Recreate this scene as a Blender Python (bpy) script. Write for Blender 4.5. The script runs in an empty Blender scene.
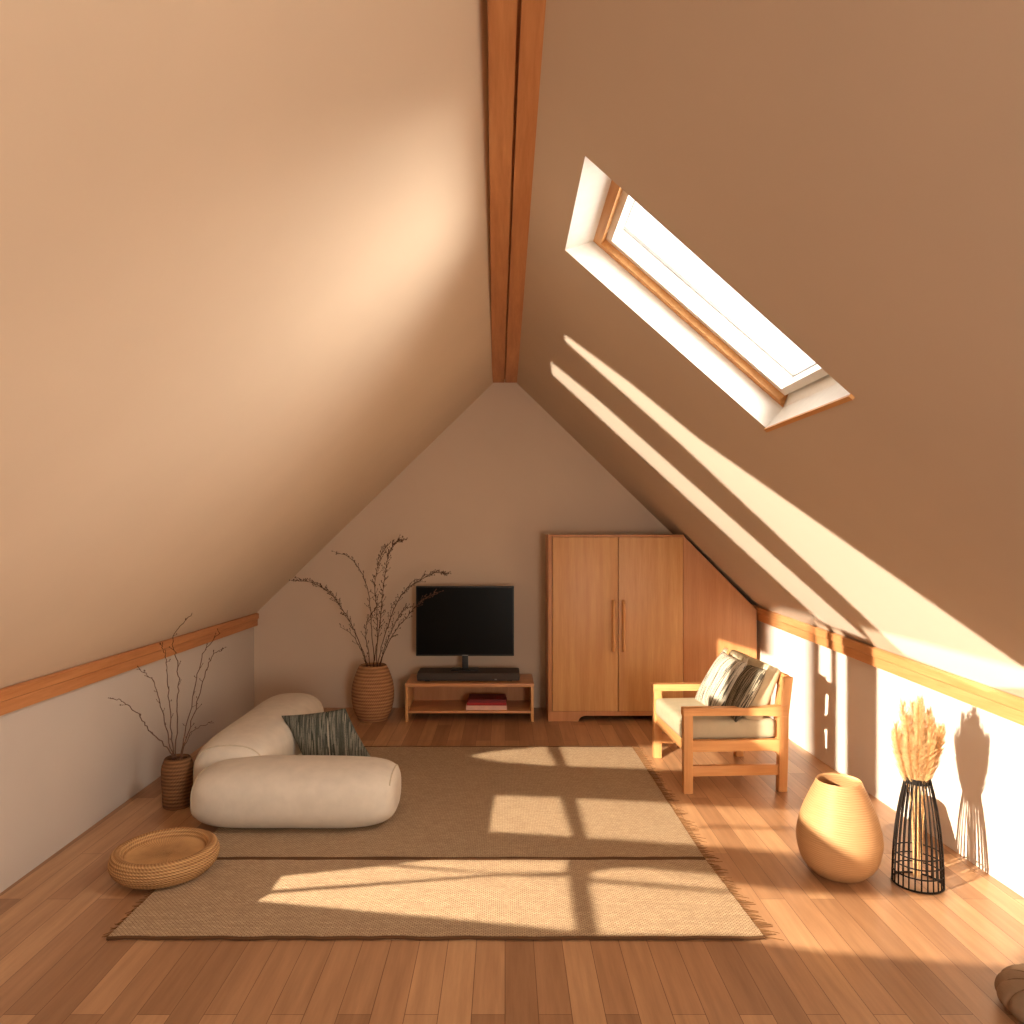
import bpy, bmesh, math, random
from mathutils import Vector, Matrix, geometry
from math import sin, cos, pi, radians as R
rnd = random.Random(7)
scene = bpy.context.scene
C = scene.collection

# ------------------------------------------------------------------ materials
def srgb(r, g, b):
    f = lambda c: (c/255/12.92) if c/255 <= .04045 else ((c/255+.055)/1.055)**2.4
    return (f(r), f(g), f(b), 1)

class NT:
    def __init__(s, name):
        s.m = bpy.data.materials.new(name); s.m.use_nodes = True
        s.t = s.m.node_tree; s.n = s.t.nodes; s.l = s.t.links
        s.b = s.n['Principled BSDF']
    def node(s, kind, **kw):
        n = s.n.new(kind)
        for k, v in kw.items(): setattr(n, k, v)
        return n
    def link(s, a, b): s.l.new(a, b)
    def coord(s, scale=(1, 1, 1), rot=(0, 0, 0), out='Object'):
        tc = s.node('ShaderNodeTexCoord'); mp = s.node('ShaderNodeMapping')
        s.link(tc.outputs[out], mp.inputs['Vector'])
        mp.inputs['Scale'].default_value = scale; mp.inputs['Rotation'].default_value = rot
        return mp.outputs['Vector']
    def noise(s, vec, scale=5, detail=4, rough=.55):
        n = s.node('ShaderNodeTexNoise'); s.link(vec, n.inputs['Vector'])
        n.inputs['Scale'].default_value = scale; n.inputs['Detail'].default_value = detail
        n.inputs['Roughness'].default_value = rough
        return n.outputs['Fac']
    def wave(s, vec, scale, dist=0, direction='X', typ='BANDS', detail=1, dscale=1):
        n = s.node('ShaderNodeTexWave', wave_type=typ)
        if typ == 'BANDS': n.bands_direction = direction
        s.link(vec, n.inputs['Vector']); n.inputs['Scale'].default_value = scale
        n.inputs['Distortion'].default_value = dist; n.inputs['Detail'].default_value = detail
        n.inputs['Detail Scale'].default_value = dscale
        return n.outputs['Fac']
    def ramp(s, fac, stops, interp='LINEAR'):
        n = s.node('ShaderNodeValToRGB'); s.link(fac, n.inputs['Fac']); e = n.color_ramp.elements
        n.color_ramp.interpolation = interp
        while len(e) < len(stops): e.new(.5)
        for q, (p, c) in zip(e, stops): q.position = p; q.color = c
        return n.outputs['Color']
    def mix(s, a, b, fac, blend='MIX'):
        n = s.node('ShaderNodeMix', data_type='RGBA', blend_type=blend)
        for sock, v in ((n.inputs[0], fac), (n.inputs[6], a), (n.inputs[7], b)):
            if isinstance(v, bpy.types.NodeSocket): s.link(v, sock)
            else: sock.default_value = v
        return n.outputs[2]
    def math(s, op, a, b):
        n = s.node('ShaderNodeMath', operation=op)
        for sock, v in ((n.inputs[0], a), (n.inputs[1], b)):
            if isinstance(v, bpy.types.NodeSocket): s.link(v, sock)
            else: sock.default_value = v
        return n.outputs[0]
    def color(s, c):
        if isinstance(c, bpy.types.NodeSocket): s.link(c, s.b.inputs['Base Color'])
        else: s.b.inputs['Base Color'].default_value = c
    def bump(s, h, strength=.3, dist=.005):
        n = s.node('ShaderNodeBump'); s.link(h, n.inputs['Height'])
        n.inputs['Strength'].default_value = strength; n.inputs['Distance'].default_value = dist
        s.link(n.outputs['Normal'], s.b.inputs['Normal'])
    def set(s, rough=.6, spec=.4, metal=0):
        s.b.inputs['Roughness'].default_value = rough
        s.b.inputs['Specular IOR Level'].default_value = spec
        s.b.inputs['Metallic'].default_value = metal
        return s.m

def m_plain(name, c, rough=.5, spec=.4, var=.12, scale=30):
    t = NT(name); f = t.noise(t.coord(), scale)
    dark = tuple(x*(1-var) for x in c[:3])+(1,); light = tuple(min(1, x*(1+var)) for x in c[:3])+(1,)
    t.color(t.ramp(f, [(.3, dark), (.7, light)])); return t.set(rough, spec)

def m_plaster(name, c):
    t = NT(name); v = t.coord()
    f = t.noise(v, 1.7, 3); d = tuple(x*.965 for x in c[:3])+(1,)
    t.color(t.ramp(f, [(.35, d), (.65, c)]))
    t.bump(t.noise(v, 90, 3), .06, .003); return t.set(.85, .2)

def m_wood(name, c1, c2, axis='Z', rough=.42, fine=1.0, bump=.08):
    t = NT(name)
    sc = {'X': (.55, 9, 9), 'Y': (9, .55, 9), 'Z': (9, 9, .55)}[axis]
    v = t.coord(sc)
    a = t.noise(v, 2.1*fine, 5, .6); b = t.noise(v, 11*fine, 3, .6)
    f = t.math('ADD', t.math('MULTIPLY', a, .7), t.math('MULTIPLY', b, .3))
    mid = tuple((p+q)/2 for p, q in zip(c1, c2))
    t.color(t.ramp(f, [(.33, c1), (.5, mid), (.66, c2)])); t.bump(b, bump, .002)
    return t.set(rough, .4)

def m_floor():
    t = NT('floorboards'); tc = t.node('ShaderNodeTexCoord'); sp = t.node('ShaderNodeSeparateXYZ'); cb = t.node('ShaderNodeCombineXYZ')
    t.link(tc.outputs['Object'], sp.inputs[0]); t.link(sp.outputs['Y'], cb.inputs['X']); t.link(sp.outputs['X'], cb.inputs['Y'])
    br = t.node('ShaderNodeTexBrick'); t.link(cb.outputs[0], br.inputs['Vector'])
    br.offset = .37; br.offset_frequency = 2
    br.inputs['Scale'].default_value = 1; br.inputs['Brick Width'].default_value = 1.15
    br.inputs['Row Height'].default_value = .104; br.inputs['Mortar Size'].default_value = .0012
    br.inputs['Mortar Smooth'].default_value = .1
    br.inputs['Color1'].default_value = (0, 0, 0, 1); br.inputs['Color2'].default_value = (1, 1, 1, 1); br.inputs['Mortar'].default_value = (.3, .3, .3, 1)
    base = t.ramp(br.outputs['Color'], [(0, srgb(158, 117, 84)), (.5, srgb(182, 138, 101)), (1, srgb(201, 157, 116))])
    v = t.coord((9, .6, 9)); g = t.noise(v, 3, 6, .65)
    grain = t.ramp(g, [(.3, (.74, .70, .68, 1)), (.7, (1.06, 1.06, 1.06, 1))])
    c = t.mix(base, grain, 1.0, 'MULTIPLY')
    c = t.mix(c, srgb(85, 46, 27), t.math('MULTIPLY', br.outputs['Fac'], .75))
    t.color(c); t.bump(t.math('SUBTRACT', t.math('MULTIPLY', g, .3), br.outputs['Fac']), .22, .002)
    return t.set(.36, .45)

def m_rug(name, k=1.0):
    t = NT(name); v = t.coord()
    br = t.node('ShaderNodeTexBrick'); t.link(v, br.inputs['Vector']); br.offset = .5
    br.inputs['Scale'].default_value = 1; br.inputs['Brick Width'].default_value = .017; br.inputs['Row Height'].default_value = .0085
    br.inputs['Mortar Size'].default_value = .0019; br.inputs['Mortar Smooth'].default_value = .8
    br.inputs['Color1'].default_value = srgb(196*k, 168*k, 138*k); br.inputs['Color2'].default_value = srgb(214*k, 188*k, 154*k)
    br.inputs['Mortar'].default_value = srgb(128*k, 98*k, 70*k)
    n = t.noise(t.coord((1, 14, 1)), 8, 4)
    c = t.mix(br.outputs['Color'], t.ramp(n, [(.3, (.86, .84, .82, 1)), (.7, (1.05, 1.05, 1.05, 1))]), 1, 'MULTIPLY')
    t.color(c); t.bump(t.math('SUBTRACT', t.math('MULTIPLY', n, .4), br.outputs['Fac']), .8, .003)
    return t.set(.95, .1)

def m_fabric(name, c, scale=420, var=.1, bump=.25):
    t = NT(name); v = t.coord()
    w = t.math('MULTIPLY', t.wave(v, scale/6.0, .6, 'X'), t.wave(v, scale/6.0, .6, 'Z'))
    n = t.noise(v, 14, 4)
    d = tuple(x*(1-var) for x in c[:3])+(1,)
    t.color(t.mix(t.ramp(n, [(.3, d), (.7, c)]), (.9, .9, .9, 1), t.math('MULTIPLY', w, .15), 'MULTIPLY'))
    t.bump(t.math('ADD', w, n), bump, .0015); return t.set(.9, .15)

def m_stripes(name, cols, freq=9, dash=14, seed=0.0):
    t = NT(name); tc = t.node('ShaderNodeTexCoord'); mp = t.node('ShaderNodeMapping')
    t.link(tc.outputs['Generated'], mp.inputs['Vector'])
    mp.inputs['Scale'].default_value = (freq, .25, 0); mp.inputs['Location'].default_value = (seed, seed, 0)
    n = t.noise(mp.outputs['Vector'], 1.6, 3, .75)
    k = len(cols); st = [(.26+.48*i/k, c) for i, c in enumerate(cols)]
    c = t.ramp(n, st, 'CONSTANT')
    mp2 = t.node('ShaderNodeMapping'); t.link(tc.outputs['Generated'], mp2.inputs['Vector']); mp2.inputs['Scale'].default_value = (26, dash, 0)
    n2 = t.noise(mp2.outputs['Vector'], 2.2, 2)
    c = t.mix(c, (.5, .5, .48, 1), t.math('MULTIPLY', t.math('GREATER_THAN', n2, .58), .35), 'MULTIPLY')
    t.color(c); t.bump(n2, .3, .003); return t.set(.95, .1)

def m_rope(name, c1, c2, rows, amt=.6, rough=.75, twist=70):
    # horizontal rope courses with a twisted-strand relief
    t = NT(name); tc = t.node('ShaderNodeTexCoord'); sp = t.node('ShaderNodeSeparateXYZ'); t.link(tc.outputs['Object'], sp.inputs[0])
    ang = t.math('ARCTAN2', sp.outputs['Y'], sp.outputs['X'])
    ph = t.math('ADD', t.math('MULTIPLY', ang, twist), t.math('MULTIPLY', sp.outputs['Z'], rows*6.283))
    s = t.math('ADD', t.math('MULTIPLY', t.math('SINE', ph, 0), .5), .5)
    h = t.math('ADD', t.math('MULTIPLY', t.math('SINE', t.math('MULTIPLY', sp.outputs['Z'], rows*6.283), 0), .5), .5)
    n = t.noise(t.coord((1, 1, 6)), 12, 4)
    f = t.math('ADD', t.math('MULTIPLY', s, .25), t.math('ADD', t.math('MULTIPLY', h, .3), t.math('MULTIPLY', n, .45)))
    t.color(t.ramp(f, [(.25, c1), (.75, c2)])); t.bump(t.math('ADD', h, t.math('MULTIPLY', s, .5)), amt, .004)
    return t.set(rough, .25)

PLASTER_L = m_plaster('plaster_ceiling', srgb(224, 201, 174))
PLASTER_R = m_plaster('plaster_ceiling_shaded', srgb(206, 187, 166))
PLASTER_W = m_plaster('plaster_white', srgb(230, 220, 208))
PLASTER_B = m_plaster('plaster_gable', srgb(216, 193, 170))
FLOOR = m_floor()
W_BEAM = m_wood('beam_timber', srgb(176, 110, 62), srgb(206, 142, 90), 'Y', .5)
W_RAIL = m_wood('rail_timber', srgb(188, 126, 76), srgb(212, 154, 102), 'Y', .45)
W_CAB = m_wood('cabinet_veneer', srgb(198, 140, 84), srgb(218, 166, 108), 'Z', .4)
W_CABD = m_wood('cabinet_veneer_dark', srgb(182, 120, 72), srgb(200, 140, 90), 'Z', .45)
W_STAND = m_wood('stand_wood', srgb(192, 132, 86), srgb(212, 154, 104), 'X', .4)
W_CHX = m_wood('chair_wood_x', srgb(200, 138, 84), srgb(224, 166, 108), 'X', .4)
W_CHY = m_wood('chair_wood_y', srgb(200, 138, 84), srgb(224, 166, 108), 'Y', .4)
W_CHZ = m_wood('chair_wood_z', srgb(200, 138, 84), srgb(224, 166, 108), 'Z', .4)
W_FRAME = m_wood('window_pine', srgb(196, 134, 76), srgb(222, 166, 104), 'Y', .45)
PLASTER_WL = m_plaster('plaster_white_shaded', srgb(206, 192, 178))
WHITE = m_plain('white_paint', srgb(238, 232, 222), .5, .4, .03)
CREAM = m_fabric('sofa_cream', srgb(222, 211, 195))
PIPING = m_plain('sofa_piping', srgb(200, 187, 165), .9, .1)
SEATF = m_fabric('seat_linen', srgb(196, 182, 154))
BACKF = m_fabric('back_linen', srgb(206, 190, 158))
RUG_A = m_rug('woven_rug', 1.0); RUG_B = m_rug('woven_rug_back', .97)
RUG_EDGE = m_fabric('rug_binding', srgb(96, 66, 42)); FRINGE = m_fabric('rug_fringe', srgb(136, 98, 64))
ROPE = m_rope('rope_wrap', srgb(126, 84, 54), srgb(192, 142, 98), 38)
ROPE_D = m_rope('rope_wrap_dark', srgb(92, 60, 36), srgb(150, 106, 68), 52)
SEAGRASS = m_rope('seagrass', srgb(150, 106, 66), srgb(216, 170, 116), 75, .8, .7, 90)
GOLD = m_rope('golden_weave', srgb(184, 138, 94), srgb(202, 156, 110), 110, .18, .5, 10)
TWIG = m_plain('twig_bark', srgb(92, 64, 48), .8, .2, .3, 60)
TWIG2 = m_plain('twig_bark_pale', srgb(104, 74, 56), .8, .2, .3, 60)
BLACK = m_plain('black_plastic', srgb(22, 20, 19), .45, .4)
SCREEN = m_plain('screen_glass', srgb(6, 6, 6), .28, .12, .05)
CHARC = m_plain('charcoal_cloth', srgb(66, 58, 53), .7, .3, .2, 200)
STEEL = m_plain('satin_metal', srgb(150, 146, 140), .3, .6)
WIRE = m_plain('black_wire', srgb(32, 23, 18), .6, .15)
PLUME = m_plain('dry_plume', srgb(226, 184, 132), .9, .1, .35, 90)
STEM = m_plain('dry_stem', srgb(190, 146, 90), .8, .2, .2, 60)
POUF = m_fabric('pouf_leather', srgb(152, 126, 102), 200, .15); POUF_S = m_plain('pouf_seam', srgb(112, 86, 64), .8, .2)
PAPER = m_plain('page_edges', srgb(226, 196, 172), .8, .2, .06)
RED = m_plain('red_cover', srgb(164, 34, 34), .5, .4, .08); DRED = m_plain('dark_red_cover', srgb(112, 22, 24), .5, .4, .08)
ROSE = m_plain('pale_cover', srgb(222, 178, 160), .6, .3, .06)
PIL_D = m_stripes('pillow_grey_stripes', [srgb(52, 52, 46), srgb(76, 78, 70), srgb(84, 86, 79), srgb(128, 126, 114), srgb(70, 73, 67), srgb(164, 158, 142), srgb(58, 58, 52)], 10, 16)
PIL_L = m_stripes('pillow_pale_stripes', [srgb(80, 76, 68), srgb(214, 204, 186), srgb(226, 216, 198), srgb(120, 114, 102), srgb(222, 212, 194), srgb(196, 186, 168), srgb(92, 86, 76)], 9, 12, 3.1)
PIL_M = m_stripes('pillow_dark_stripes', [srgb(56, 50, 44), srgb(92, 84, 72), srgb(64, 58, 50), srgb(170, 158, 136), srgb(78, 70, 60), srgb(130, 120, 102), srgb(50, 46, 40)], 9, 20, 6.3)
TASSEL = m_plain('tassel_yarn', srgb(222, 210, 188), .9, .1)

def m_glass():
    t = NT('clear_glazing'); tr = t.node('ShaderNodeBsdfTransparent'); gl = t.node('ShaderNodeBsdfGlossy'); mx = t.node('ShaderNodeMixShader')
    gl.inputs['Roughness'].default_value = .02; mx.inputs[0].default_value = .04
    f = t.noise(t.coord(), 2); t.link(t.ramp(f, [(0, (.97, .98, .98, 1)), (1, (1, 1, 1, 1))]), tr.inputs['Color'])
    t.link(tr.outputs[0], mx.inputs[1]); t.link(gl.outputs[0], mx.inputs[2])
    t.link(mx.outputs[0], t.n['Material Output'].inputs['Surface']); return t.m
GLASS = m_glass()

# ------------------------------------------------------------------ mesh helpers
def box(bm, c, s, bev=.0, rot=None, seg=2):
    """box centred at c with full size s; rot is a 3x3 matrix"""
    mt = Matrix.Translation(Vector(c)) @ (rot.to_4x4() if rot else Matrix.Identity(4)) @ Matrix.Diagonal((*s, 1))
    r = bmesh.ops.create_cube(bm, size=1, matrix=mt)
    if bev:
        es = list({e for v in r['verts'] for e in v.link_edges})
        bmesh.ops.bevel(bm, geom=es, offset=bev, segments=seg, profile=.7, affect='EDGES', clamp_overlap=True)

def bb(bm, x0, x1, y0, y1, z0, z1, bev=0): box(bm, ((x0+x1)/2, (y0+y1)/2, (z0+z1)/2), (abs(x1-x0), abs(y1-y0), abs(z1-z0)), bev)

def loft(bm, rings, cap=True, closed=True):
    vs = [[bm.verts.new(p) for p in r] for r in rings]; n = len(vs[0])
    for a, b in zip(vs, vs[1:]):
        for i in range(n if closed else n-1):
            j = (i+1) % n
            try: bm.faces.new((a[i], a[j], b[j], b[i]))
            except ValueError: pass
    if cap:
        for r in (vs[0][::-1], vs[-1]):
            try: bm.faces.new(r)
            except ValueError: pass
    return vs

def tube(bm, pts, r, n=6, r1=None, closed=False, sx=1.0):
    pts = [Vector(p) for p in pts]; m = len(pts); rings = []; prev = None
    for i, p in enumerate(pts):
        if closed: d = pts[(i+1) % m]-pts[i-1]
        else: d = pts[min(i+1, m-1)]-pts[max(i-1, 0)]
        d.normalize()
        if prev is None:
            a = d.orthogonal().normalized()
        else:
            a = (prev-d*prev.dot(d)).normalized()
        prev = a; b = d.cross(a)
        rr = r if r1 is None else r+(r1-r)*i/(m-1)
        rings.append([p+a*rr*cos(2*pi*k/n)*sx+b*rr*sin(2*pi*k/n) for k in range(n)])
    if closed: loft(bm, rings+[rings[0]], cap=False); bmesh.ops.remove_doubles(bm, verts=bm.verts, dist=1e-6)
    else: loft(bm, rings)

def lathe(bm, prof, n=64, fr=None, centre=(0, 0, 0)):
    """prof: list of (r, z); fr(theta, i) scales the radius"""
    rings = []
    for i, (r, z) in enumerate(prof):
        rings.append([(centre[0]+max(r, 1e-4)*(fr(2*pi*k/n, i) if fr else 1)*cos(2*pi*k/n),
                       centre[1]+max(r, 1e-4)*(fr(2*pi*k/n, i) if fr else 1)*sin(2*pi*k/n), centre[2]+z) for k in range(n)])
    loft(bm, rings)

def prism(bm, poly, y0, y1):
    """polygon in x,z extruded along y"""
    loft(bm, [[(x, y0, z) for x, z in poly], [(x, y1, z) for x, z in poly]])

def smoothpath(pts, k=6):
    pts = [Vector(p) for p in pts]; out = []
    for i in range(len(pts)-1):
        p0 = pts[max(i-1, 0)]; p1 = pts[i]; p2 = pts[i+1]; p3 = pts[min(i+2, len(pts)-1)]
        for j in range(k):
            t = j/k
            out.append(.5*((2*p1)+(p2-p0)*t+(2*p0-5*p1+4*p2-p3)*t*t+(3*p1-p0-3*p2+p3)*t**3))
    out.append(pts[-1]); return out

def obj(name, bm, mat, parent=None, angle=40, smooth=True, loc=None):
    bmesh.ops.recalc_face_normals(bm, faces=bm.faces)
    me = bpy.data.meshes.new(name); bm.to_mesh(me); bm.free()
    for m in (mat if isinstance(mat, (list, tuple)) else [mat]): me.materials.append(m)
    if smooth:
        me.polygons.foreach_set('use_smooth', [True]*len(me.polygons)); me.set_sharp_from_angle(angle=R(angle))
    o = bpy.data.objects.new(name, me); C.objects.link(o)
    if parent: o.parent = parent
    if loc: o.location = loc
    return o
def thing(name, label, cat, loc=(0, 0, 0), rotz=0, group=None):
    o = bpy.data.objects.new(name, None); C.objects.link(o); o.empty_display_size = .1
    o.location = loc; o.rotation_euler = (0, 0, rotz); return tag(o, label, cat, group)
def tag(o, label, cat, group=None):
    o['label'] = label; o['category'] = cat
    if group: o['group'] = group
    return o
def struct(name, bm, mat, parent=None, smooth=False, loc=None):
    o = obj(name, bm, mat, parent, 40, smooth, loc)
    if not parent: o['kind'] = 'structure'
    return o
NB = bmesh.new

# ------------------------------------------------------------------ room geometry (metres, y runs into the room)
SLOPE = .97; RIDGE = 2.87; YB = 6.32; YF = -1.2
XL = lambda y: -2.052-.0142*y          # left knee wall
XR = lambda y: 2.215-.0290*y           # right knee wall
ZC = lambda x: RIDGE-SLOPE*abs(x)

def inside(x, y, poly):
    c = False
    for (x1, y1), (x2, y2) in zip(poly, poly[1:]+poly[:1]):
        if (y1 > y) != (y2 > y) and x < (x2-x1)*(y-y1)/(y2-y1)+x1: c = not c
    return c
def cut_sheet(outer, holes, to3d):
    """flat sheet with polygonal openings; outer/holes in 2D"""
    co = [Vector(p) for p in outer]; faces = [list(range(len(outer)))]
    for h in holes:
        k = len(co); co += [Vector(p) for p in h]; faces.append(list(range(k, k+len(h))))
    V, E, Fc, ov, oe, of = geometry.delaunay_2d_cdt(co, [], faces, 1, 1e-6)
    bm = NB(); vs = [bm.verts.new(to3d(v.x, v.y)) for v in V]
    for f, src in zip(Fc, of):
        cx = sum(V[i].x for i in f)/len(f); cy = sum(V[i].y for i in f)/len(f)
        if any(inside(cx, cy, h) for h in holes): continue
        try: bm.faces.new([vs[i] for i in f])
        except ValueError: pass
    loose = [v for v in bm.verts if not v.link_faces]
    bmesh.ops.delete(bm, geom=loose, context='VERTS'); return bm

# --- sunlight: an added lamp beyond the left roof, through unseen holes beside the camera
SUN = Vector((-1.75, 1.2, 1.7))
def through_left_roof(p):
    d = Vector(p)-SUN                      # z = RIDGE + SLOPE*x on the left slope
    t = (RIDGE+SLOPE*SUN.x-SUN.z)/(d.z-SLOPE*d.x)
    q = SUN+d*t; return (q.x, q.y)
floor_light = [
 [(-0.967, 3.208), (-0.536, 3.304), (-0.044, 3.227), (-0.971, 3.083)],
 [(-0.494, 3.323), (-0.341, 3.364), (0.277, 3.364), (0.268, 3.246), (-0.022, 3.236)],
 [(-0.968, 3.049), (-0.999, 2.992), (0.132, 2.796), (0.262, 2.768), (0.272, 3.199), (-0.022, 3.208)],
 [(0.382, 3.246), (0.465, 3.274), (0.599, 3.284), (0.941, 3.208), (0.929, 3.083), (0.375, 3.19)],
 [(0.362, 3.153), (0.935, 3.049), (0.973, 2.824), (0.979, 2.734), (0.353, 2.748)],
 [(0.95, 3.153), (1.222, 3.066), (1.619, 3.033), (2.071, 2.976), (1.737, 2.546), (1.137, 2.637), (0.88, 2.714)],
 [(1.002, 4.051), (1.661, 3.964), (1.566, 3.737), (0.98, 3.776)],
 [(0.978, 3.75), (1.55, 3.7), (1.412, 3.426), (0.965, 3.535)],
 [(-0.057, 4.189), (0.309, 4.157), (0.328, 3.627), (-0.075, 3.688)],
 [(0.403, 4.142), (1.002, 4.051), (0.957, 3.524), (0.406, 3.616)],
 [(-0.233, 4.933), (-0.102, 5.023), (0.243, 5.139), (0.285, 5.139), (0.326, 4.723), (-0.032, 4.805)],
 [(0.382, 5.139), (0.889, 5.139), (0.901, 4.664), (0.402, 4.723)],
 [(0.886, 5.163), (1.411, 5.092), (1.391, 4.744), (1.123, 4.644), (0.901, 4.664)]]
lit = [[(x, y, .008) for x, y in p] for p in floor_light]
def wallq(y0, y1, z0, z1): return [(XR(y0), y0, z0), (XR(y1), y1, z0), (XR(y1), y1, z1), (XR(y0), y0, z1)]
lit += [wallq(2.55, 4.16, -.13, .95), wallq(4.52, 4.64, .0, .9), wallq(4.72, 4.88, .0, .9)]
lit += [[(1.05, 4.36, .22), (1.05, 5.0, .22), (1.05, 5.0, .845), (1.05, 4.36, .845)], [(1.05, 4.2, .58), (1.05, 4.42, .58), (1.05, 4.42, .845), (1.05, 4.2, .845)]]          # the armchair front
lit += [[(1.4, 3.02, .17), (1.4, 3.44, .2), (1.4, 3.46, .44), (1.4, 3.0, .44)]]            # the round vase
roof_holes = [[through_left_roof(p) for p in q] for q in lit]  # added openings, shaped to throw the wanted patches of light

# --- a second shaft: added lamp shining up through slots of the unseen gable on to the right slope
GLOW = Vector((-1.5, -2.4, .9))
def through_gable(x, y, z):
    p = Vector((x, y, z)); d = p-GLOW; t = (YF-GLOW.y)/d.y; q = GLOW+d*t; return (q.x, q.z)
slope_light = [
 [(0.322, 3.973), (0.634, 3.751), (0.95, 3.606), (1.935, 2.759), (2.0, 2.70), (2.12, 3.267), (2.068, 3.826), (0.927, 3.918), (0.33, 4.068)],
 [(0.294, 4.724), (0.573, 4.562), (2.037, 4.153), (1.997, 4.661), (0.316, 4.98)]]
gable_holes = [[through_gable(x, y, ZC(x)) for x, y in q] for q in slope_light]  # added slots, shaped to the strips of light on the slope
BEAM = Vector((.25, -2.4, 1.5))                                   # and an added lamp's narrow shaft down to the far end of the right wall
def through_gable_low(p):
    d = Vector(p)-BEAM; q = BEAM+d*((YF-BEAM.y)/d.y); return (q.x, q.z)
gable_holes += [[through_gable_low(p) for p in wallq(5.05, 5.70, -.02, .93)]]  # added slot, shaped to the lit piece of wall

# floor
bm = NB(); f = [bm.verts.new(p) for p in ((XL(YF), YF, 0), (XR(YF), YF, 0), (XR(YB), YB, 0), (XL(YB), YB, 0))]; bm.faces.new(f)
struct('floor', bm, FLOOR)
# left slope
bm = cut_sheet([(0, YF), (0, YB), (XL(YB), YB), (XL(YF), YF)], roof_holes, lambda x, y: (x, y, ZC(x)))
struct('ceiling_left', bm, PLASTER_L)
# right slope with the roof window opening (x, y)
SKY = [(.242, 2.234), (1.0, 2.143), (1.0, 2.838), (.242, 2.98)]
bm = cut_sheet([(0, YF), (XR(YF), YF), (XR(YB), YB), (0, YB)], [SKY], lambda x, y: (x, y, ZC(x)))
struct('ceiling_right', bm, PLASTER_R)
# knee walls
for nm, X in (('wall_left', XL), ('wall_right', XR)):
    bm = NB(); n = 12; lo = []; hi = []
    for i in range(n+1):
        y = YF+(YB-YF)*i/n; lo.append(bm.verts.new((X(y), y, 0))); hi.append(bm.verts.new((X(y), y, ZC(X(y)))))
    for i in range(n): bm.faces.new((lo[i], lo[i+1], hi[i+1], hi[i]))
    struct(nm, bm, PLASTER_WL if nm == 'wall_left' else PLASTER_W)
# gables
def gable(y): return [(XL(y), 0), (XR(y), 0), (XR(y), ZC(XR(y))), (0, RIDGE), (XL(y), ZC(XL(y)))]
bm = cut_sheet(gable(YB), [], lambda x, z: (x, YB, z)); struct('wall_back', bm, PLASTER_B)
FILL_WIN = [(.8, .5), (1.75, .5), (1.75, 1.05), (.8, 1.95)]
bm = cut_sheet(gable(YF), gable_holes+[FILL_WIN], lambda x, z: (x, YF, z)); struct('wall_front', bm, PLASTER_W)
# rails along the knee walls (two-step profile)
def rail(nm, X, sg):
    bm = NB(); rings = []
    for i in range(25):
        y = YF+(YB-.02-YF)*i/24; x = X(y); zt = ZC(x)
        pr = [(0, zt-.005), (.030, zt+.020), (.046, zt+.013), (.046, zt-.028), (.036, zt-.034), (.036, zt-.088), (0, zt-.092)]
        rings.append([(x-sg*a, y, z) for a, z in pr])
    loft(bm, rings); struct(nm, bm, W_RAIL if sg > 0 else W_BEAM, smooth=True)  # left rail gets the darker beam timber to stand for its shade
rail('trim_1', XL, -1); rail('trim_2', XR, 1)
# ridge beam: two timbers with a dark slot
for nm, s in (('trim_3', -1), ('trim_4', 1)):
    bm = NB(); rings = []
    for i in range(13):
        y = YF+(YB-.03-YF)*i/12; w = .066+.0065*y; cx = .05-.0085*y; z0 = 2.776-.001*y; g = .005
        p = [(s*g, z0), (s*(w-.003), z0), (s*w, z0+.004), (s*w*.92, 2.9), (s*g, 2.9)]
        rings.append([(cx+a, y, z) for a, z in p])
    loft(bm, rings); struct(nm, bm, W_BEAM, smooth=False)
bm = NB()
loft(bm, [[(.05-.0085*y+a, y, z) for a, z in ((-.02, 2.80), (.02, 2.80), (.02, 2.9), (-.02, 2.9))] for y in (YF, YB-.03)]); struct('trim_5', bm, W_CABD)

# --- the roof window in the right slope
NRM = Vector((.6962, 0, .7178))
def lerp(a, b, t): return a+(b-a)*t
IN = [Vector((.242, 2.234, ZC(.242))), Vector((1., 2.143, ZC(1.))), Vector((1., 2.838, ZC(1.))), Vector((.242, 2.98, ZC(.242)))]
def lift(x, y, d): return Vector((x, y, ZC(x)+d*1.393))
OUT = [lift(.362, 2.234, .112), lift(1.075, 2.143, .112), lift(1.075, 2.85, .112), lift(.362, 2.985, .112)]
win = NB(); loft(win, [IN, OUT], cap=False)
WINDOW = struct('window_1', win, WHITE)
def inset(q, a, d):
    c = sum(q, Vector())/4; out = []
    for i, p in enumerate(q):
        e1 = (q[(i+1) % 4]-p).normalized(); e2 = (q[i-1]-p).normalized(); out.append(p+e1*a+e2*a+NRM*d)
    return out
def ring_frame(q, a0, a1, d0, d1):
    bm = NB(); loft(bm, [inset(q, a0, d0), inset(q, a1, d0), inset(q, a1, d1), inset(q, a0, d1), inset(q, a0, d0)], cap=False)
    bmesh.ops.remove_doubles(bm, verts=bm.verts, dist=1e-5); return bm
def open_frame(q, a0, a1, d0, d1, order):
    c = [inset(q, a0, d0), inset(q, a1, d0), inset(q, a1, d1), inset(q, a0, d1)]
    bm = NB(); loft(bm, [[r[i] for r in c] for i in order]); return bm
struct('window_frame', open_frame(OUT, -.004, .034, -.006, .06, (1, 0, 3, 2)), W_FRAME, WINDOW)
struct('window_sash', ring_frame(OUT, .032, .062, .02, .11), WHITE, WINDOW)
bm = NB(); q0 = inset(OUT, -.004, -.012); q1 = inset(OUT, .055, .085)
loft(bm, [[q0[i], q1[i], q1[i]+NRM*.04, q0[i]+NRM*.07] for i in (1, 2)]); struct('window_bottom_rail', bm, WHITE, WINDOW)
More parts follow.
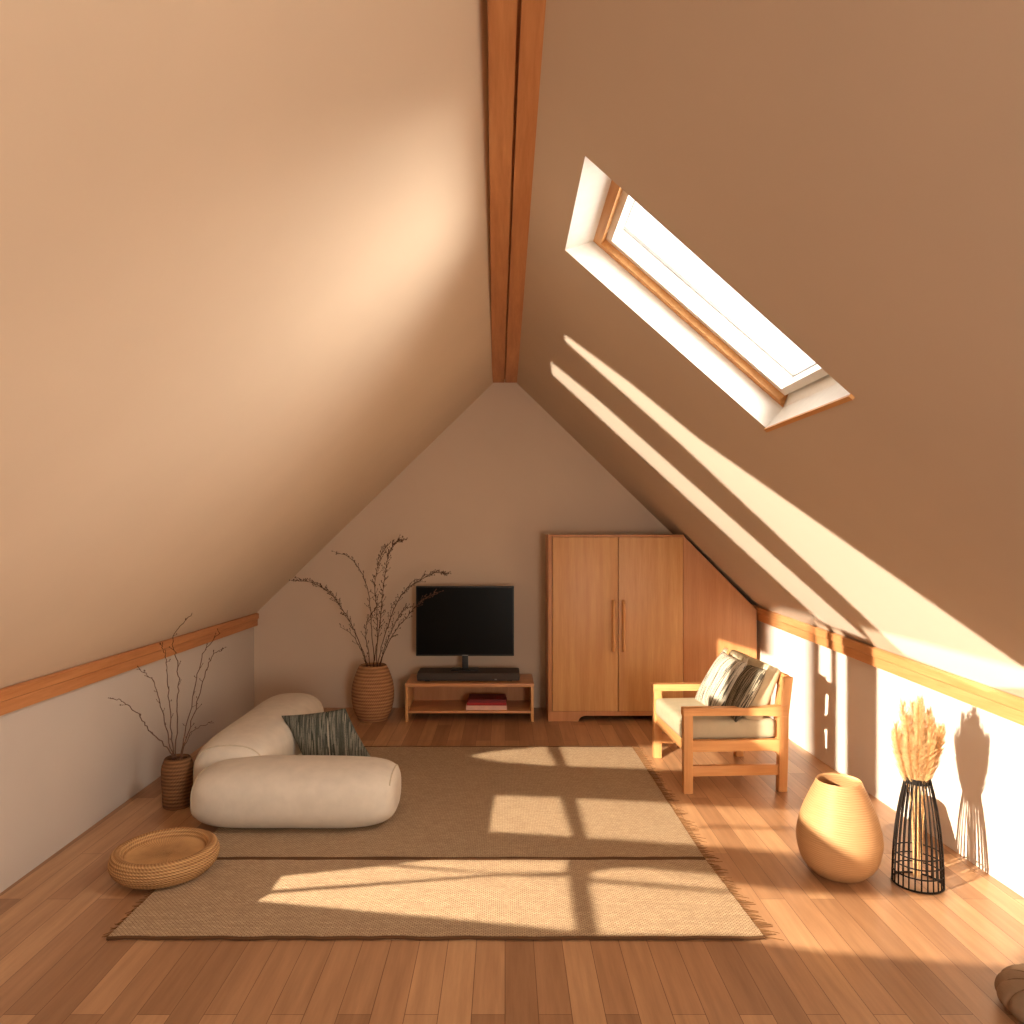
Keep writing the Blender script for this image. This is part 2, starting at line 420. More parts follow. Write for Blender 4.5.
bm = NB(); bm.faces.new([bm.verts.new(p) for p in inset(OUT, .058, .095)]); struct('window_pane', bm, GLASS, WINDOW)
struct('window_gasket', ring_frame(OUT, .060, .065, .085, .097), STEEL, WINDOW)
bm = NB(); a, b = IN[1], IN[2]; dn = Vector((.718, 0, -.696))
loft(bm, [[p+NRM*.0, p+dn*.016+NRM*.0, p+dn*.016-NRM*.01, p-NRM*.01] for p in (a+Vector((0, -.004, 0)), b+Vector((0, .004, 0)))])
struct('window_sill', bm, W_FRAME, WINDOW)
# added window of the unseen front gable, made for the fill lamp
bm = NB(); q = [Vector((x, YF, z)) for x, z in FILL_WIN]
for a, b in zip(q, q[1:]+q[:1]): tube(bm, [a, b], .03, 4)
struct('fill_window', bm, W_FRAME)

# ------------------------------------------------------------------ rugs
def rug(label, poly, mat, fr, loc, seed):
    r = random.Random(seed)
    t = thing('woven_rug', label, 'rug', loc)
    P = [Vector((x-loc[0], y-loc[1], 0)) for x, y in poly]
    bm = NB(); n = 90
    def grid(u, v): return (P[0].lerp(P[1], u)).lerp(P[3].lerp(P[2], u), v)
    nx, ny = 60, 40; V = []
    for j in range(ny+1):
        V.append([bm.verts.new(grid(i/nx, j/ny)+Vector((0, 0, .009+.0012*sin(i*.7+j*.9)*sin(j*.31)))) for i in range(nx+1)])
    for j in range(ny):
        for i in range(nx): bm.faces.new((V[j][i], V[j][i+1], V[j+1][i+1], V[j+1][i]))
    bd = [e for e in bm.edges if e.is_boundary]
    ex = bmesh.ops.extrude_edge_only(bm, edges=bd)
    for v in ex['geom']:
        if isinstance(v, bmesh.types.BMVert): v.co.z = .0005
    obj('woven_mat', bm, mat, t)
    for a, b in ((P[0], P[1]), (P[3], P[2])):                        # bound front and back edges
        bm = NB(); pts = [a.lerp(b, k/40)+Vector((0, r.uniform(-.003, .003), .007)) for k in range(41)]; tube(bm, pts, .0065, 6); obj('binding', bm, RUG_EDGE, t)
    bm = NB()
    for side in fr:
        a, b = (P[1], P[2]) if side > 0 else (P[0], P[3]); L = (b-a).length; k = int(L/.014)
        for i in range(k):
            p = a.lerp(b, (i+.5)/k); ln = r.uniform(.03, .075)*(1 if side > 0 else .45); dy = r.uniform(-.025, .015)
            tube(bm, [p+Vector((0, 0, .006)), p+Vector((side*ln*.5, dy*.4, .005)), p+Vector((side*ln, dy, .003))], .0024, 4, .001)
    o = obj('fringe', bm, FRINGE, t); o['kind'] = 'stuff'
    return t
rug('front woven jute rug with a tasselled right end, nearest the camera', [(-1.463, 2.722), (.956, 2.722), (.913, 3.372), (-1.452, 3.372)], RUG_A, (1, -1), (-.25, 3.05, 0), 1)
rug('rear woven jute rug under the cream floor sofa, butting the front rug', [(-1.45, 3.386), (.912, 3.386), (.882, 5.14), (-1.42, 5.14)], RUG_B, (1,), (-.25, 4.26, 0), 2)

# ------------------------------------------------------------------ sofa
def se(a, e): return math.copysign(abs(a)**e, a)
def bolster(bm, c, half, hw, hh, n=3.6, m=2.5, axis='X', flat=.9, taper=0, nl=44, nr=48):
    rings = []
    for i in range(nl+1):
        ph = -pi/2+pi*i/nl; t = se(sin(ph), 2/n); s = max(abs(cos(ph))**(2/n), .02)
        k = 1+taper*t; ring = []
        for j in range(nr):
            a = 2*pi*j/nr; w = hw*s*k*se(cos(a), 2/m); z = hh*s*k*se(sin(a), 2/m)
            z = max(z, -flat*hh)
            z += .0012*sin(5*t+2*a)
            p = (t*half, w, z) if axis == 'X' else (w, t*half, z)
            ring.append((c[0]+p[0], c[1]+p[1], c[2]+p[2]))
        rings.append(ring)
    loft(bm, rings)
def bolster_seam(bm, c, half, hw, hh, t, n=3.6, m=2.5, axis='X', flat=.9, r=.004, a0=0, a1=2*pi):
    s = (1-abs(t)**n)**(1/n); pts = []
    for j in range(49):
        a = a0+(a1-a0)*j/48; w = hw*s*se(cos(a), 2/m)*1.004; z = max(hh*s*se(sin(a), 2/m)*1.004, -flat*hh)
        pts.append((c[0]+t*half, c[1]+w, c[2]+z) if axis == 'X' else (c[0]+w, c[1]+t*half, c[2]+z))
    tube(bm, pts, r, 6)
sofa = thing('floor_sofa', 'low cream corner floor sofa of fat rounded bolsters on the rear rug', 'sofa', (-1.1, 4.3, .008))
off = Vector((1.1, -4.3, -.008))
cA = Vector((-1.072, 3.865, .150))+off; cB = Vector((-1.485, 4.63, .186))+off
bm = NB(); bolster(bm, cA, .518, .250, .157, 4.6, 2.5, 'X', .93); o = obj('arm_bolster', bm, CREAM, sofa, 60)
bm = NB(); bolster_seam(bm, cA, .518, .250, .157, .95, 4.6, 2.5, 'X', .93, a0=-pi*.35, a1=pi*.5+.9); obj('piping', bm, PIPING, o); bm = NB(); bolster_seam(bm, cA, .518, .250, .157, -.95, 4.6, 2.5, 'X', .93, a0=pi*.45, a1=pi*1.4); obj('piping', bm, PIPING, o)
bm = NB(); bolster(bm, cB, .69, .228, .193, 6, 2.7, 'Y', .9); o = obj('backrest_bolster', bm, CREAM, sofa, 60)
bm = NB(); bolster_seam(bm, cB, .69, .228, .193, -.93, 6, 2.7, 'Y', .9); obj('piping', bm, PIPING, o)
bm = NB(); bolster(bm, Vector((-1.12, 4.42, .075))+off, .21, .33, .07, 6, 4, 'X', .95); obj('seat_pad', bm, CREAM, sofa, 60)

# ------------------------------------------------------------------ pillows
def pillow_bm(w, h, t, n=26, shear=0):
    bm = NB(); top = []; bot = []
    for j in range(n+1):
        v = -1+2*j/n; rt = []; rb = []
        for i in range(n+1):
            u = -1+2*i/n
            k = 1-.05*(1-abs(v)**2)*abs(u)**3; q = 1-.05*(1-abs(u)**2)*abs(v)**3     # edges draw in, corners stay out
            y = v*h/2*q; x = u*w/2*k+shear*y
            f = (max(0, (1-abs(u)**2.6)*(1-abs(v)**2.6)))**.55
            z = t/2*f*(1+.05*sin(3*u+1)*sin(4*v))
            rt.append(bm.verts.new((x, y, z+.002))); rb.append(bm.verts.new((x, y, -z-.002)))
        top.append(rt); bot.append(rb)
    for j in range(n):
        for i in range(n):
            bm.faces.new((top[j][i], top[j][i+1], top[j+1][i+1], top[j+1][i])); bm.faces.new((bot[j][i], bot[j+1][i], bot[j+1][i+1], bot[j][i+1]))
    ring = [(0, i) for i in range(n)]+[(j, n) for j in range(n)]+[(n, i) for i in range(n, 0, -1)]+[(j, 0) for j in range(n, 0, -1)]
    for (a, b), (c, d) in zip(ring, ring[1:]+ring[:1]): bm.faces.new((top[a][b], bot[a][b], bot[c][d], top[c][d]))
    return bm
def orient(o, c, right, up):
    up = Vector(up).normalized(); right = Vector(right); right = (right-up*right.dot(up)).normalized(); nn = right.cross(up)
    m = Matrix((right, up, nn)).transposed().to_4x4(); m.translation = Vector(c); o.matrix_world = m
def pillow(label, w, h, t, mat, c, right, up, tassels=(), shear=0):
    o = obj('throw_pillow', pillow_bm(w, h, t, 26, shear), mat, None, 80); tag(o, label, 'pillow'); orient(o, c, right, up)
    rr = random.Random(3)
    for (u, v) in tassels:
        bm = NB()
        for k in range(14):
            a = rr.uniform(-.9, .9); ln = rr.uniform(.018, .036); b = Vector((u*w/2+rr.uniform(-.03, .03)*1, v*h/2*.985, 0))
            d = Vector((sin(a)*.7, v, rr.uniform(-.3, .3))).normalized(); tube(bm, [b, b+d*ln*.6, b+d*ln+Vector((rr.uniform(-.006, .006), 0, rr.uniform(-.006, .006)))], .0022, 4, .001)
        obj('tassel', bm, TASSEL, o)
    return o
pillow('dark grey striped pillow leaning in the corner of the cream floor sofa', .385, .34, .12, PIL_D, (-1.065, 4.44, .258), (1, .06, .05), (-.12, .38, .9), (), -.47)

# ------------------------------------------------------------------ basket, vases
def ripple(prof, per, amp):
    """subdivide an (r,z) profile and add rope-course ripples of given pitch"""
    pts = smoothpath([(r, 0, z) for r, z in prof], 14); out = []; s = 0
    for i, p in enumerate(pts):
        if i: s += (p-pts[i-1]).length
        out.append((p.x+amp*abs(sin(pi*s/per)), p.z))
    return out
def resample(prof, step):
    pts = smoothpath([(r, 0, z) for r, z in prof], 20); out = [pts[0]]; acc = 0
    for a, b in zip(pts, pts[1:]):
        d = (b-a).length; acc += d
        if acc >= step: out.append(b); acc = 0
    if (out[-1]-pts[-1]).length > 1e-5: out.append(pts[-1])
    return [(p.x, p.z) for p in out]
def woven(prof, pitch, amp, n=180, strands=64):
    """rows of plaited strands as real relief"""
    rows = resample(prof, pitch/3)
    def fr(th, i):
        row = i//3; k = i % 3; bulge = (0.25, 1, .8)[k]
        return 1+amp*bulge*(.55+.45*abs(sin(strands/2*th+(row % 2)*pi/2)))
    bm = NB(); lathe(bm, rows, n, fr); return bm
bm = woven([(.02, .004), (.14, .004), (.185, .012), (.218, .045), (.228, .082), (.220, .115), (.204, .130), (.186, .128), (.174, .112), (.16, .098), (.10, .094), (.02, .094)], .0125, .026)
b = obj('seagrass_basket', bm, SEAGRASS, None, 70, True, (-1.492, 3.25, .007)); tag(b, 'shallow round seagrass basket tray on the floor at the rug corner', 'basket')
b.rotation_euler = (0, 0, .4); b.scale = (.96, .96, .9)
bm = woven([(.02, .0), (.10, .0), (.118, .012), (.152, .09), (.168, .19), (.160, .29), (.130, .385), (.110, .425), (.103, .436), (.094, .43), (.092, .36), (.09, .3)], .0155, .010, 160, 90)
v = obj('rope_vase', bm, ROPE, None, 70, True, (-1.058, 5.93, 0)); tag(v, 'bulging rope-wrapped floor vase between the back wall and the television stand', 'vase')
bm = woven([(.02, 0), (.068, 0), (.075, .01), (.079, .08), (.083, .17), (.082, .215), (.072, .247), (.066, .262), (.058, .262), (.056, .2)], .0125, .009, 120, 50)
v = obj('twine_vase', bm, ROPE_D, None, 70, True, (-1.796, 4.06, 0)); tag(v, 'small dark twine-bound vase beside the left wall, behind the basket', 'vase')
# golden egg vase
prof = [(r_*.965, z_) for r_, z_ in [(.02, .004), (.095, .0), (.118, .008), (.160, .055), (.181, .125), (.180, .185), (.160, .265), (.130, .335), (.106, .385), (.099, .402), (.096, .408), (.091, .404), (.094, .39), (.115, .33), (.14, .25), (.15, .15), (.12, .05), (.02, .03)]]
bm = NB(); lathe(bm, resample(prof, .006), 96, lambda th, i: 1+.0008*(i % 2))
v = obj('golden_vase', bm, GOLD, None, 70, True, (1.472, 3.262, 0)); tag(v, 'egg-shaped golden woven vase with an open mouth on the sunlit floor', 'vase')
# black wire vase
wv = thing('wire_vase', 'tall black wire cage vase holding dried plumes by the right wall', 'vase', (1.762, 3.16, 0))
wr = lambda z: .098-.008*(z/.45)-.044*(z/.45)**2.4
NW = 26
for k in range(NW):
    a = 2*pi*k/NW; bm = NB()
    tube(bm, [(wr(.447*j/14)*cos(a), wr(.447*j/14)*sin(a), .004+.447*j/14) for j in range(15)], .0032, 5); obj('wire', bm, WIRE, wv)
def circ(r, z, n=40): return [(r*cos(2*pi*k/n), r*sin(2*pi*k/n), z) for k in range(n)]
for z, rr in ((.004, .0042), (.055, .003), (.095, .003), (.135, .003), (.449, .0042)):
    bm = NB(); tube(bm, circ(wr(z), z), rr, 6, closed=True); obj('ring', bm, WIRE, wv)
bm = NB(); lathe(bm, [(.045, .43), (.049, .43), (.049, .452), (.045, .452), (.045, .43)], 40); obj('collar', bm, WIRE, wv)
# dried plumes
def plume_mesh(seed, bend, ln):
    r = random.Random(seed); bm = NB(); sp = smoothpath([(0, 0, .03), (bend*.06, 0, .25), (bend*.25, 0, .42), (bend*.62, 0, .42+ln*.5), (bend, 0, .42+ln)], 6)
    tube(bm, sp[:14], .0016, 5)
    hairs = 620
    for h in range(hairs):
        t = r.random()**.8; s = .43+(ln-.02)*t; i = 0
        # point on the spine at height s
        for a, b in zip(sp, sp[1:]):
            if a.z <= s <= b.z: p = a.lerp(b, (s-a.z)/max(b.z-a.z, 1e-6)); break
        else: p = sp[-1].copy()
        spread = .046*(sin(pi*min(1, t*.85+.12))**.7); az = r.uniform(0, 2*pi)
        L = r.uniform(.02, .055)*(1.25-.35*t); d = Vector((cos(az)*spread/.05, sin(az)*spread/.05, .95)).normalized()
        q = p+d*L; m = p.lerp(q, .55)+Vector((cos(az), sin(az), 0))*.004; w = r.uniform(.0005, .0012)
        sd = Vector((-sin(az+1), cos(az+1), .3)).normalized()*w
        vs = [bm.verts.new(x) for x in (p-sd*.5, p+sd*.5, m+sd, m-sd, q)]
        bm.faces.new((vs[0], vs[1], vs[2], vs[3])); bm.faces.new((vs[3], vs[2], vs[4]))
    return bm
pl = 0
for n_, bend, rad, ln, ph in ((3, .016, .004, .40, .5), (8, .048, .010, .32, .3), (12, .078, .016, .255, .1)):
    src = None
    for k in range(n_):
        a = 2*pi*k/n_+ph
        if src is None:
            src = obj('dried_plume', plume_mesh(20+n_, bend, ln), PLUME, None, 70); o = src
        else:
            o = src.copy(); C.objects.link(o)
        tag(o, 'feathery tan dried grass plume standing in the black wire vase', 'dried grass', 'dried plumes in the wire vase')
        o.location = (1.762+rad*cos(a), 3.16+rad*sin(a), 0); o.rotation_euler = (0, 0, a+rnd.uniform(-.15, .15)); o.scale.z = rnd.uniform(.93, 1.05)

# ------------------------------------------------------------------ dried branches
def branch(name, label, group, pts, r0, mat, seed, bud, twigs, crooked):
    if bud > .004: twigs = int(twigs*1.6)
    r = random.Random(seed); base = Vector(pts[0]); sp = smoothpath([Vector(p)-base for p in pts], 9)
    sp = [p+Vector((r.uniform(-1, 1), r.uniform(-1, 1), r.uniform(-1, 1)))*crooked*(min(1, i/8)) for i, p in enumerate(sp)]
    bm = NB(); tube(bm, sp, r0, 5, r0*.35)
    def budat(p, s):
        bmesh.ops.create_icosphere(bm, subdivisions=1, radius=s, matrix=Matrix.Translation(p) @ Matrix.Diagonal((1, 1, 1.5, 1)))
    N = len(sp)
    for k in range(twigs):
        i = int(N*(.30+.68*(k+.5)/twigs)); i = min(i, N-2); p = sp[i]; d = (sp[i+1]-sp[i-1]).normalized()
        sd = Vector((r.uniform(-1, 1), r.uniform(-1, 1), r.uniform(-.2, .7))).normalized(); L = r.uniform(.35, 1)*bud*13
        q = p+(d*.7+sd*.8)*L; tube(bm, [p, p.lerp(q, .5)+sd*L*.12, q], r0*.42, 4, r0*.25)
        if bud > .0015: budat(q, bud*r.uniform(.7, 1.1))
        if bud > .0015 and r.random() < .6: budat(p.lerp(q, .55)+sd*.006, bud*.8)
    o = obj(name, bm, mat, None, 60, True, base); return tag(o, label, 'branch', group)
BG = 'dried branches in the rope vase'; LG = 'dried twigs in the twine vase'
def at(px, py, y): return ((px-505)*y/740, y, 1.5-(py-532)*y/740)       # measured picture point -> place in the room
for i, (lab, pts, tw) in enumerate([
 ('budded branch arching furthest left out of the rope vase', [(368, 690, 5.93), (367, 664, 5.93), (353, 628, 5.95), (343, 610, 5.96), (330, 593, 5.97), (313, 583, 5.97), (294, 581, 5.95)], 46),
 ('short bare twig sticking out low on the left of the rope vase', [(366, 690, 5.9), (366, 664, 5.9), (354, 637, 5.85), (340, 627, 5.82)], 6),
 ('branch curling to the upper left above the rope vase', [(374, 690, 5.96), (374, 664, 5.96), (371, 620, 6.0), (368, 590, 6.05), (358, 567, 6.06), (347, 556, 6.06), (336, 553, 6.05)], 16),
 ('tallest budded branch rising from the middle of the rope vase', [(374, 690, 5.93), (374, 664, 5.93), (380, 623, 5.94), (383, 588, 5.95), (388, 557, 5.95), (395, 543, 5.94), (402, 541, 5.93)], 60),
 ('upright budded branch just left of the tallest one in the rope vase', [(377, 690, 5.9), (377, 664, 5.9), (377, 615, 5.88), (375, 580, 5.87), (381, 557, 5.86), (387, 546, 5.86)], 40),
 ('budded branch arching right across the top corner of the television', [(378, 690, 5.92), (378, 664, 5.92), (388, 625, 5.88), (403, 593, 5.83), (421, 580, 5.8), (438, 572, 5.78), (446, 575, 5.77)], 56),
 ('lower right branch of the rope vase with its tip before the screen', [(381, 690, 5.9), (381, 664, 5.9), (393, 634, 5.85), (408, 616, 5.8), (421, 601, 5.77), (437, 592, 5.75)], 26),
 ('short upright twig in the rope vase, left of its tall branches', [(370, 690, 5.98), (370, 664, 5.98), (366, 636, 6.0), (368, 619, 6.02), (377, 607, 6.04)], 14),
 ('short branch leaning right between the two arching ones of the rope vase', [(379, 690, 5.97), (380, 664, 5.97), (389, 637, 6.0), (399, 616, 6.02), (407, 607, 6.04)], 22)]):
    branch('dried_branch', lab, BG, [at(*p) for p in pts], .0042, TWIG, 40+i, .0042, tw, .004)
for i, (lab, pts, tw) in enumerate([
 ('bare twig bowing far left out of the twine vase towards the wall', [(174, 780, 4.06), (172, 756, 4.05), (151, 732, 3.95), (137, 713, 3.88), (123, 702, 3.8), (110, 698, 3.74)], 4),
 ('twig leaning left in the twine vase and hooking over below the rail', [(175, 780, 4.06), (173, 756, 4.06), (162, 711, 4.05), (153, 681, 4.03), (138, 669, 4.0)], 9),
 ('straight thin twig left of the tallest one in the twine vase', [(176, 780, 4.08), (174, 756, 4.08), (169, 701, 4.1), (166, 660, 4.1), (160, 642, 4.1)], 9),
 ('tallest forked twig of the twine vase reaching above the wall rail', [(177, 780, 4.06), (176, 756, 4.06), (178, 700, 4.03), (178, 665, 4.0), (173, 638, 3.98), (192, 613, 3.95)], 6),
 ('long twig leaning right in the twine vase, topmost on that side', [(179, 780, 4.05), (180, 756, 4.05), (192, 701, 4.08), (203, 655, 4.12), (220, 632, 4.15)], 10),
 ('knotty twig leaning right, just below the long one in the twine vase', [(180, 780, 4.03), (182, 756, 4.03), (197, 703, 4.03), (210, 660, 4.03), (222, 650, 4.03)], 10),
 ('short twig poking right from the twine vase towards the sofa', [(181, 780, 4.08), (183, 752, 4.08), (192, 732, 4.1), (213, 722, 4.14)], 4)]):
    branch('dried_twig', lab, LG, [at(*p) for p in pts], .0040, TWIG2, 70+i, .0028, tw, .006)

# ------------------------------------------------------------------ television stand, television, books
ts = thing('television_stand', 'low open wooden stand against the back wall under the television', 'tv stand', (-.28, 6.04, 0))
X0, X1, D0, D1 = -.509, .509, -.2, .2
bm = NB(); bb(bm, X0, X1, D0, D1, .276, .302, .004); obj('top', bm, W_STAND, ts)
for x in (X0+.002, X1-.024): bm = NB(); bb(bm, x, x+.022, D0+.004, D1-.01, 0, .276, .003); obj('side_panel', bm, W_CAB, ts)
bm = NB(); bb(bm, X0+.024, X1-.024, D0+.006, D1-.012, .068, .086, .003); obj('shelf', bm, W_STAND, ts)
bm = NB(); bb(bm, X0+.024, X1-.024, D1-.024, D1-.012, .086, .276, 0); obj('back_panel', bm, W_CABD, ts)
sb = thing('sound_base', 'flat charcoal sound base lying on the wooden stand under the screen', 'speaker', (-.294, 6.03, .302))
bm = NB(); bb(bm, -.412, .412, -.12, .13, .006, .072, .02); obj('body', bm, CHARC, sb)
for x, y in ((-.33, -.07), (.33, -.07), (-.33, .08), (.33, .08)):
    bm = NB(); bb(bm, x-.02, x+.02, y-.02, y+.02, 0, .01); obj('foot_pad', bm, BLACK, sb)
bm = NB(); box(bm, (.22, -.121, .02), (.018, .004, .007), .001); obj('indicator', bm, STEEL, sb)
tv = thing('television', 'black flat screen television on a short neck above the sound base', 'television', (-.327, 6.06, .374))
bm = NB(); bb(bm, -.401, .401, -.012, .028, .112, .683, .006); obj('casing', bm, BLACK, tv)
bm = NB(); bb(bm, -.390, .390, -.0145, -.010, .128, .672, .0); obj('screen', bm, SCREEN, tv)
bm = NB(); bb(bm, -.025, .025, -.004, .024, .004, .12, .005); obj('neck', bm, BLACK, tv)
bm = NB(); bb(bm, -.11, .11, -.06, .06, 0, .008, .003); obj('foot', bm, BLACK, tv)
bm = NB(); box(bm, (-.0, -.014, .118), (.05, .004, .006), .001); obj('maker_plate', bm, STEEL, tv)
def book(label, w, d, h, x, y, z, cov, rot):
    t = thing('book', label, 'book', (x, y, z), rot)
    bm = NB(); e = min(.004, h*.2)
    bb(bm, -w/2, w/2, -d/2, d/2, 0, e); bb(bm, -w/2, w/2, -d/2, d/2, h-e, h); bb(bm, -w/2, w/2, -d/2, -d/2+.004, e, h-e); obj('cover', bm, cov, t)
    bm = NB(); bb(bm, -w/2+.004, w/2-.004, -d/2+.004, d/2-.003, e, h-e); obj('pages', bm, PAPER, t)
zb = .086
for lab, w, d, h, cov, rot, dx in (('pale rose book at the bottom of the stack on the stand shelf', .325, .22, .034, ROSE, .01, 0),
                                  ('bright red book in the middle of the stack on the stand shelf', .315, .22, .022, RED, -.02, .004),
                                  ('dark red book on top of the stack on the stand shelf', .30, .21, .024, DRED, .015, .006)):
    book(lab, w, d, h, -.148+dx, 5.99, zb, cov, rot); zb += h+.0006

# ------------------------------------------------------------------ wardrobe under the slope
wd = thing('wardrobe', 'honey wooden two-door wardrobe with a sloping end filling the right corner', 'wardrobe', (.365, 5.87, 0))
def L(x): return x-.365
H = 1.478
bm = NB(); bb(bm, -.022, .010, 0, .40, .0, H, .002); obj('side_panel', bm, W_CABD, wd)
bm = NB(); bb(bm, .018, L(1.40), .02, .40, .078, H-.02); obj('body', bm, W_CABD, wd)
bm = NB(); bb(bm, -.024, L(1.42), -.006, .40, H-.018, H, .002); obj('top_panel', bm, W_CABD, wd)
for k, (a, b, hx) in enumerate(((.012, L(.896)-.003, L(.857)), (L(.896)+.003, L(1.412)-.003, L(.937)))):
    bm = NB(); bb(bm, a, b, -.012, .012, .082, H-.02, .0025); d = obj('door', bm, W_CAB, wd)
    bm = NB(); pts = smoothpath([(hx, -.012, .56), (hx, -.036, .575), (hx, -.046, .66), (hx, -.05, .755), (hx, -.046, .85), (hx, -.036, .938), (hx, -.012, .953)], 5)
    tube(bm, pts, .0135, 8); obj('handle', bm, W_CHZ, d)
bm = NB(); prism(bm, [(L(1.414), .0), (L(1.995), .0), (L(1.995), .882), (L(1.425), H-.02), (L(1.414), H-.01)], -.004, .36); obj('sloping_panel', bm, W_CABD, wd)
bm = NB()
arc = [(.215, 0), (.222, .02), (.24, .037), (.27, .046), (L(1.16), .046), (L(1.19), .037), (L(1.21), .02), (L(1.216), 0)]
prism(bm, [(-.022, .080), (-.022, 0)]+arc+[(L(1.412), 0), (L(1.412), .080)], -.010, .012); obj('plinth', bm, W_CABD, wd)

# ------------------------------------------------------------------ armchair (faces -x)
ch = thing('armchair', 'low oak-framed armchair with linen cushions facing left by the right wall', 'armchair', (1.318, 4.61, 0), R(3.2))
xf, xb, yn, yf = -.287, .272, -.335, .335
lw = .046
for y in (yn, yf):
    bm = NB(); bb(bm, xf-.026, xf+.026, y-lw/2, y+lw/2, 0, .452, .004); obj('front_leg', bm, W_CHZ, ch)
    bm = NB()
    loft(bm, [[(x+a*.026, y+b*lw/2, z) for a, b in ((-1, -1), (1, -1), (1, 1), (-1, 1))] for x, z in ((xb-.006, 0), (xb, .22), (xb+.004, .44), (xb+.03, .66))])
    bmesh.ops.bevel(bm, geom=bm.edges[:], offset=.003, segments=1, affect='EDGES'); obj('back_leg', bm, W_CHZ, ch)
    bm = NB(); loft(bm, [[(x, y+b*.027, z+c) for b, c in ((-1, z0), (1, z0), (1, z1), (-1, z1))] for x, z, z0, z1 in
        ((xf-.03, .468, -.022, .022), (xf+.2, .468, -.022, .022), (xb-.13, .464, -.02, .022), (xb-.05, .468, -.03, .026), (xb+.02, .472, -.042, .03))])
    obj('arm_rest', bm, W_CHX, ch)
    bm = NB(); prism(bm, [(xf+.02, .237), (xf+.02, .30), (xb-.02, .30), (xb-.02, .20), (xb-.032, .215), (xb-.05, .232), (xb-.08, .237)], y-.015, y+.015); obj('side_rail', bm, W_CHX, ch)
    bm = NB(); bb(bm, xf+.02, xb-.02, y-.013, y+.013, .096, .156, .003); obj('stretcher', bm, W_CHX, ch)
bm = NB(); bb(bm, xf-.012, xf+.018, yn+.02, yf-.02, .225, .295, .004); obj('front_rail', bm, W_CHY, ch)
bm = NB(); bb(bm, xb-.018, xb+.012, yn+.02, yf-.02, .235, .295, .004); obj('back_rail', bm, W_CHY, ch)
bm = NB(); box(bm, (xb+.028, 0, .635), (.028, .65, .07), .005, Matrix.Rotation(.12, 3, 'Y')); obj('top_rail', bm, W_CHY, ch)
for k in range(5):
    y = -.24+.12*k; bm = NB(); tube(bm, [(xb-.002, y, .28), (xb+.004, y, .44), (xb+.026, y, .62)], .014, 4); obj('back_slat', bm, W_CHZ, ch)
for k in range(4):
    x = xf+.08+.12*k; bm = NB(); bb(bm, x-.025, x+.025, yn+.01, yf-.01, .262, .277); obj('seat_slat', bm, W_CHY, ch)
def cushion(c, s, rot=None, n=18, crown=.02):
    """box cushion with rounded borders and a soft crown"""
    bm = NB(); box(bm, (0, 0, 0), s, min(s)*.38, None, 4)
    bmesh.ops.subdivide_edges(bm, edges=[e for e in bm.edges if e.calc_length() > .12], cuts=6, use_grid_fill=True)
    ax = list(s).index(min(s)); o2 = [i for i in range(3) if i != ax]
    for v in bm.verts:
        k = (1-(2*v.co[o2[0]]/s[o2[0]])**2)*(1-(2*v.co[o2[1]]/s[o2[1]])**2); v.co[ax] += math.copysign(crown*max(k, 0), v.co[ax])
    m = Matrix.Translation(Vector(c)) @ (rot.to_4x4() if rot else Matrix.Identity(4)); bmesh.ops.transform(bm, matrix=m, verts=bm.verts); return bm
obj('seat_cushion', cushion((-.03, 0, .348), (.565, .60, .115), None, crown=.012), SEATF, ch, 60)
obj('back_cushion', cushion((.178, 0, .548), (.115, .58, .35), Matrix.Rotation(.38, 3, 'Y'), crown=.018), BACKF, ch, 60)
pillow('pale striped pillow with a tufted top edge, front one on the armchair', .38, .38, .11, PIL_L, (1.355, 4.67, .548), (-.12, 1, 0), (.50, .02, .86), ((-.8, 1), (.0, 1), (.85, 1)))
pillow('darker striped pillow on the armchair, tucked behind the pale one', .34, .35, .10, PIL_M, (1.425, 4.42, .55), (.10, 1, 0), (.50, .0, .86), ((-.85, 1), (.8, 1)))

# ------------------------------------------------------------------ floor cushion at the lower right
pf = thing('floor_cushion', 'round gathered brown floor cushion cut off at the lower right corner', 'floor cushion', (1.725, 2.275, 0)); pf.scale = (1, 1, .74)
prof = [(.01, .0), (.12, .0), (.16, .015), (.183, .05), (.178, .09), (.15, .118), (.10, .134), (.05, .134), (.02, .124), (.004, .120)]
bm = NB(); lathe(bm, resample(prof, .008), 144, lambda th, i: 1-.05*(1-abs(sin(7*th)))**2.5); obj('cover', bm, POUF, pf, 70)
for k in range(14):
    a = pi*k/7; bm = NB(); tube(bm, [((r-.004)*.962*cos(a), (r-.004)*.962*sin(a), z+.001) for r, z in resample(prof[2:], .012)], .0022, 5); obj('seam', bm, POUF_S, pf)
bm = NB(); bmesh.ops.create_uvsphere(bm, u_segments=16, v_segments=8, radius=.018, matrix=Matrix.Translation((0, 0, .124)) @ Matrix.Diagonal((1, 1, .5, 1))); obj('button', bm, POUF_S, pf)

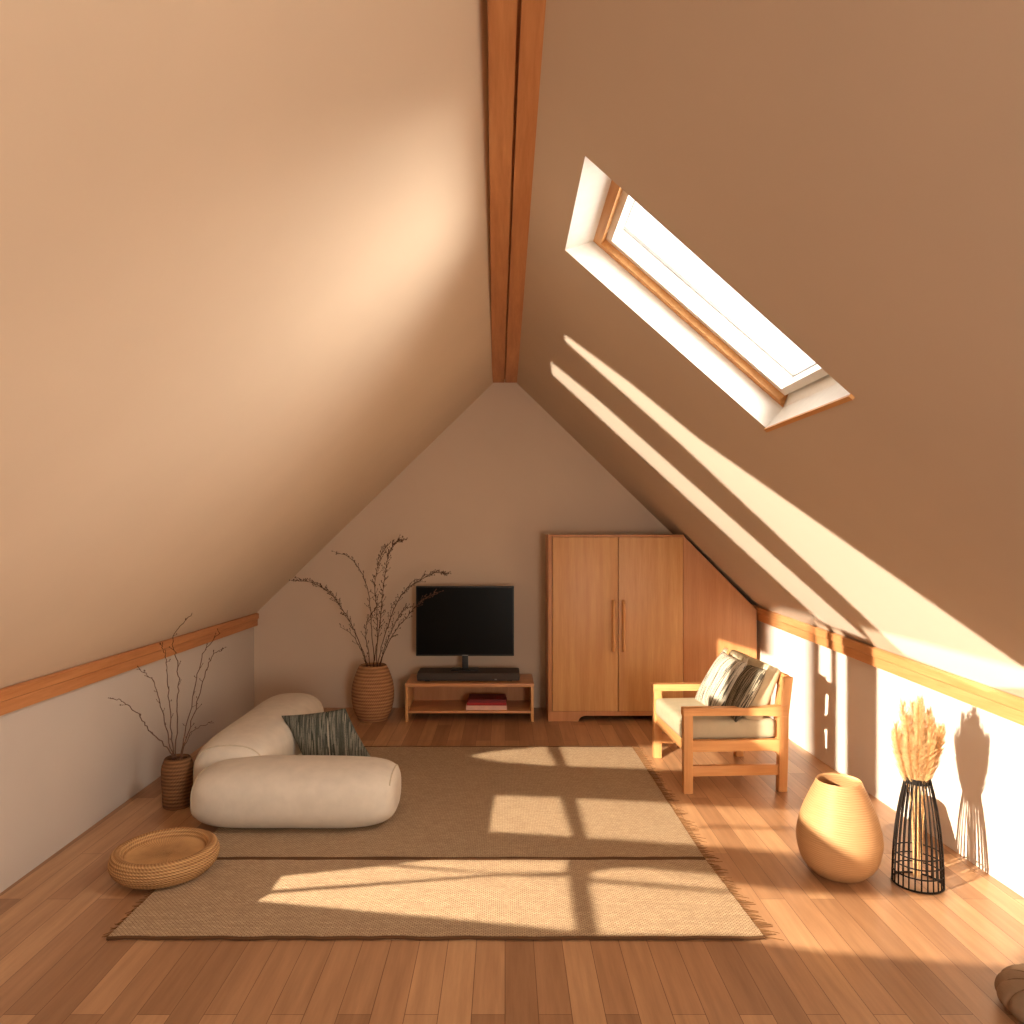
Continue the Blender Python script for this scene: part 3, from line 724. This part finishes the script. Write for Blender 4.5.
# ------------------------------------------------------------------ light
def lamp(kind, name, loc, energy, color, size=.01):
    l = bpy.data.lights.new(name, kind); l.energy = energy; l.color = color
    o = bpy.data.objects.new(name, l); C.objects.link(o); o.location = loc; return o
def aim(o, p): o.rotation_euler = (Vector(p)-o.location).to_track_quat('-Z', 'Y').to_euler()
def even(l, s):
    """distant-sun behaviour: no fall-off across the room"""
    l.use_nodes = True; t = l.node_tree; e = t.nodes['Emission']; f = t.nodes.new('ShaderNodeLightFalloff')
    f.inputs['Strength'].default_value = s; t.links.new(f.outputs['Constant'], e.inputs['Strength'])
s = lamp('POINT', 'added_sun_lamp', SUN, 1, (1, .87, .68)); s.data.shadow_soft_size = .0028; s.data.energy = 135; even(s.data, 1.0)  # added point lamp standing in for the sun
g = lamp('SPOT', 'added_glow', GLOW, 100, (1, .88, .74)); g.data.shadow_soft_size = .003; g.data.spot_size = R(50); g.data.spot_blend = .1; aim(g, (1.2, 3.9, 1.6)); g.data.energy = 190; even(g.data, 1.0)  # added lamp for the light strips on the right slope
h = lamp('SPOT', 'added_shaft', BEAM, 420, (1, .88, .72)); h.data.shadow_soft_size = .006; h.data.spot_size = R(14); h.data.spot_blend = .1; aim(h, (2.06, 5.38, .45)); even(h.data, 1.0)  # added lamp to brighten the far right wall
a = lamp('AREA', 'gable_fill', (1.2, YF-.05, 1.05), 90, (1, .93, .82)); a.data.shape = 'RECTANGLE'; a.data.size = .9; a.data.size_y = 1.2; aim(a, (-2.6, 2.7, .7))  # added fill lamp behind the camera
k = lamp('AREA', 'skylight_daylight', Vector((1.55, 2.38, 2.62)), 100, (1, .95, .88)); k.data.size = 1.3; aim(k, (.62, 2.55, ZC(.62)))

w = bpy.data.worlds.new('sky'); scene.world = w; w.use_nodes = True
bg = w.node_tree.nodes['Background']; bg.inputs['Color'].default_value = (1, .96, .9, 1); bg.inputs['Strength'].default_value = 2.0

# ------------------------------------------------------------------ camera
cam = bpy.data.cameras.new('camera'); co = bpy.data.objects.new('camera', cam); C.objects.link(co)
co.location = (0, 0, 1.5); co.rotation_euler = (R(90), 0, 0); cam.lens = 740/1024*36; cam.sensor_width = 36
cam.shift_x = 7/1024; cam.shift_y = 20/1024; cam.clip_start = .05
scene.camera = co
scene.view_settings.view_transform = 'Standard'; scene.view_settings.look = 'None'
scene.view_settings.exposure = 0; scene.view_settings.gamma = 1
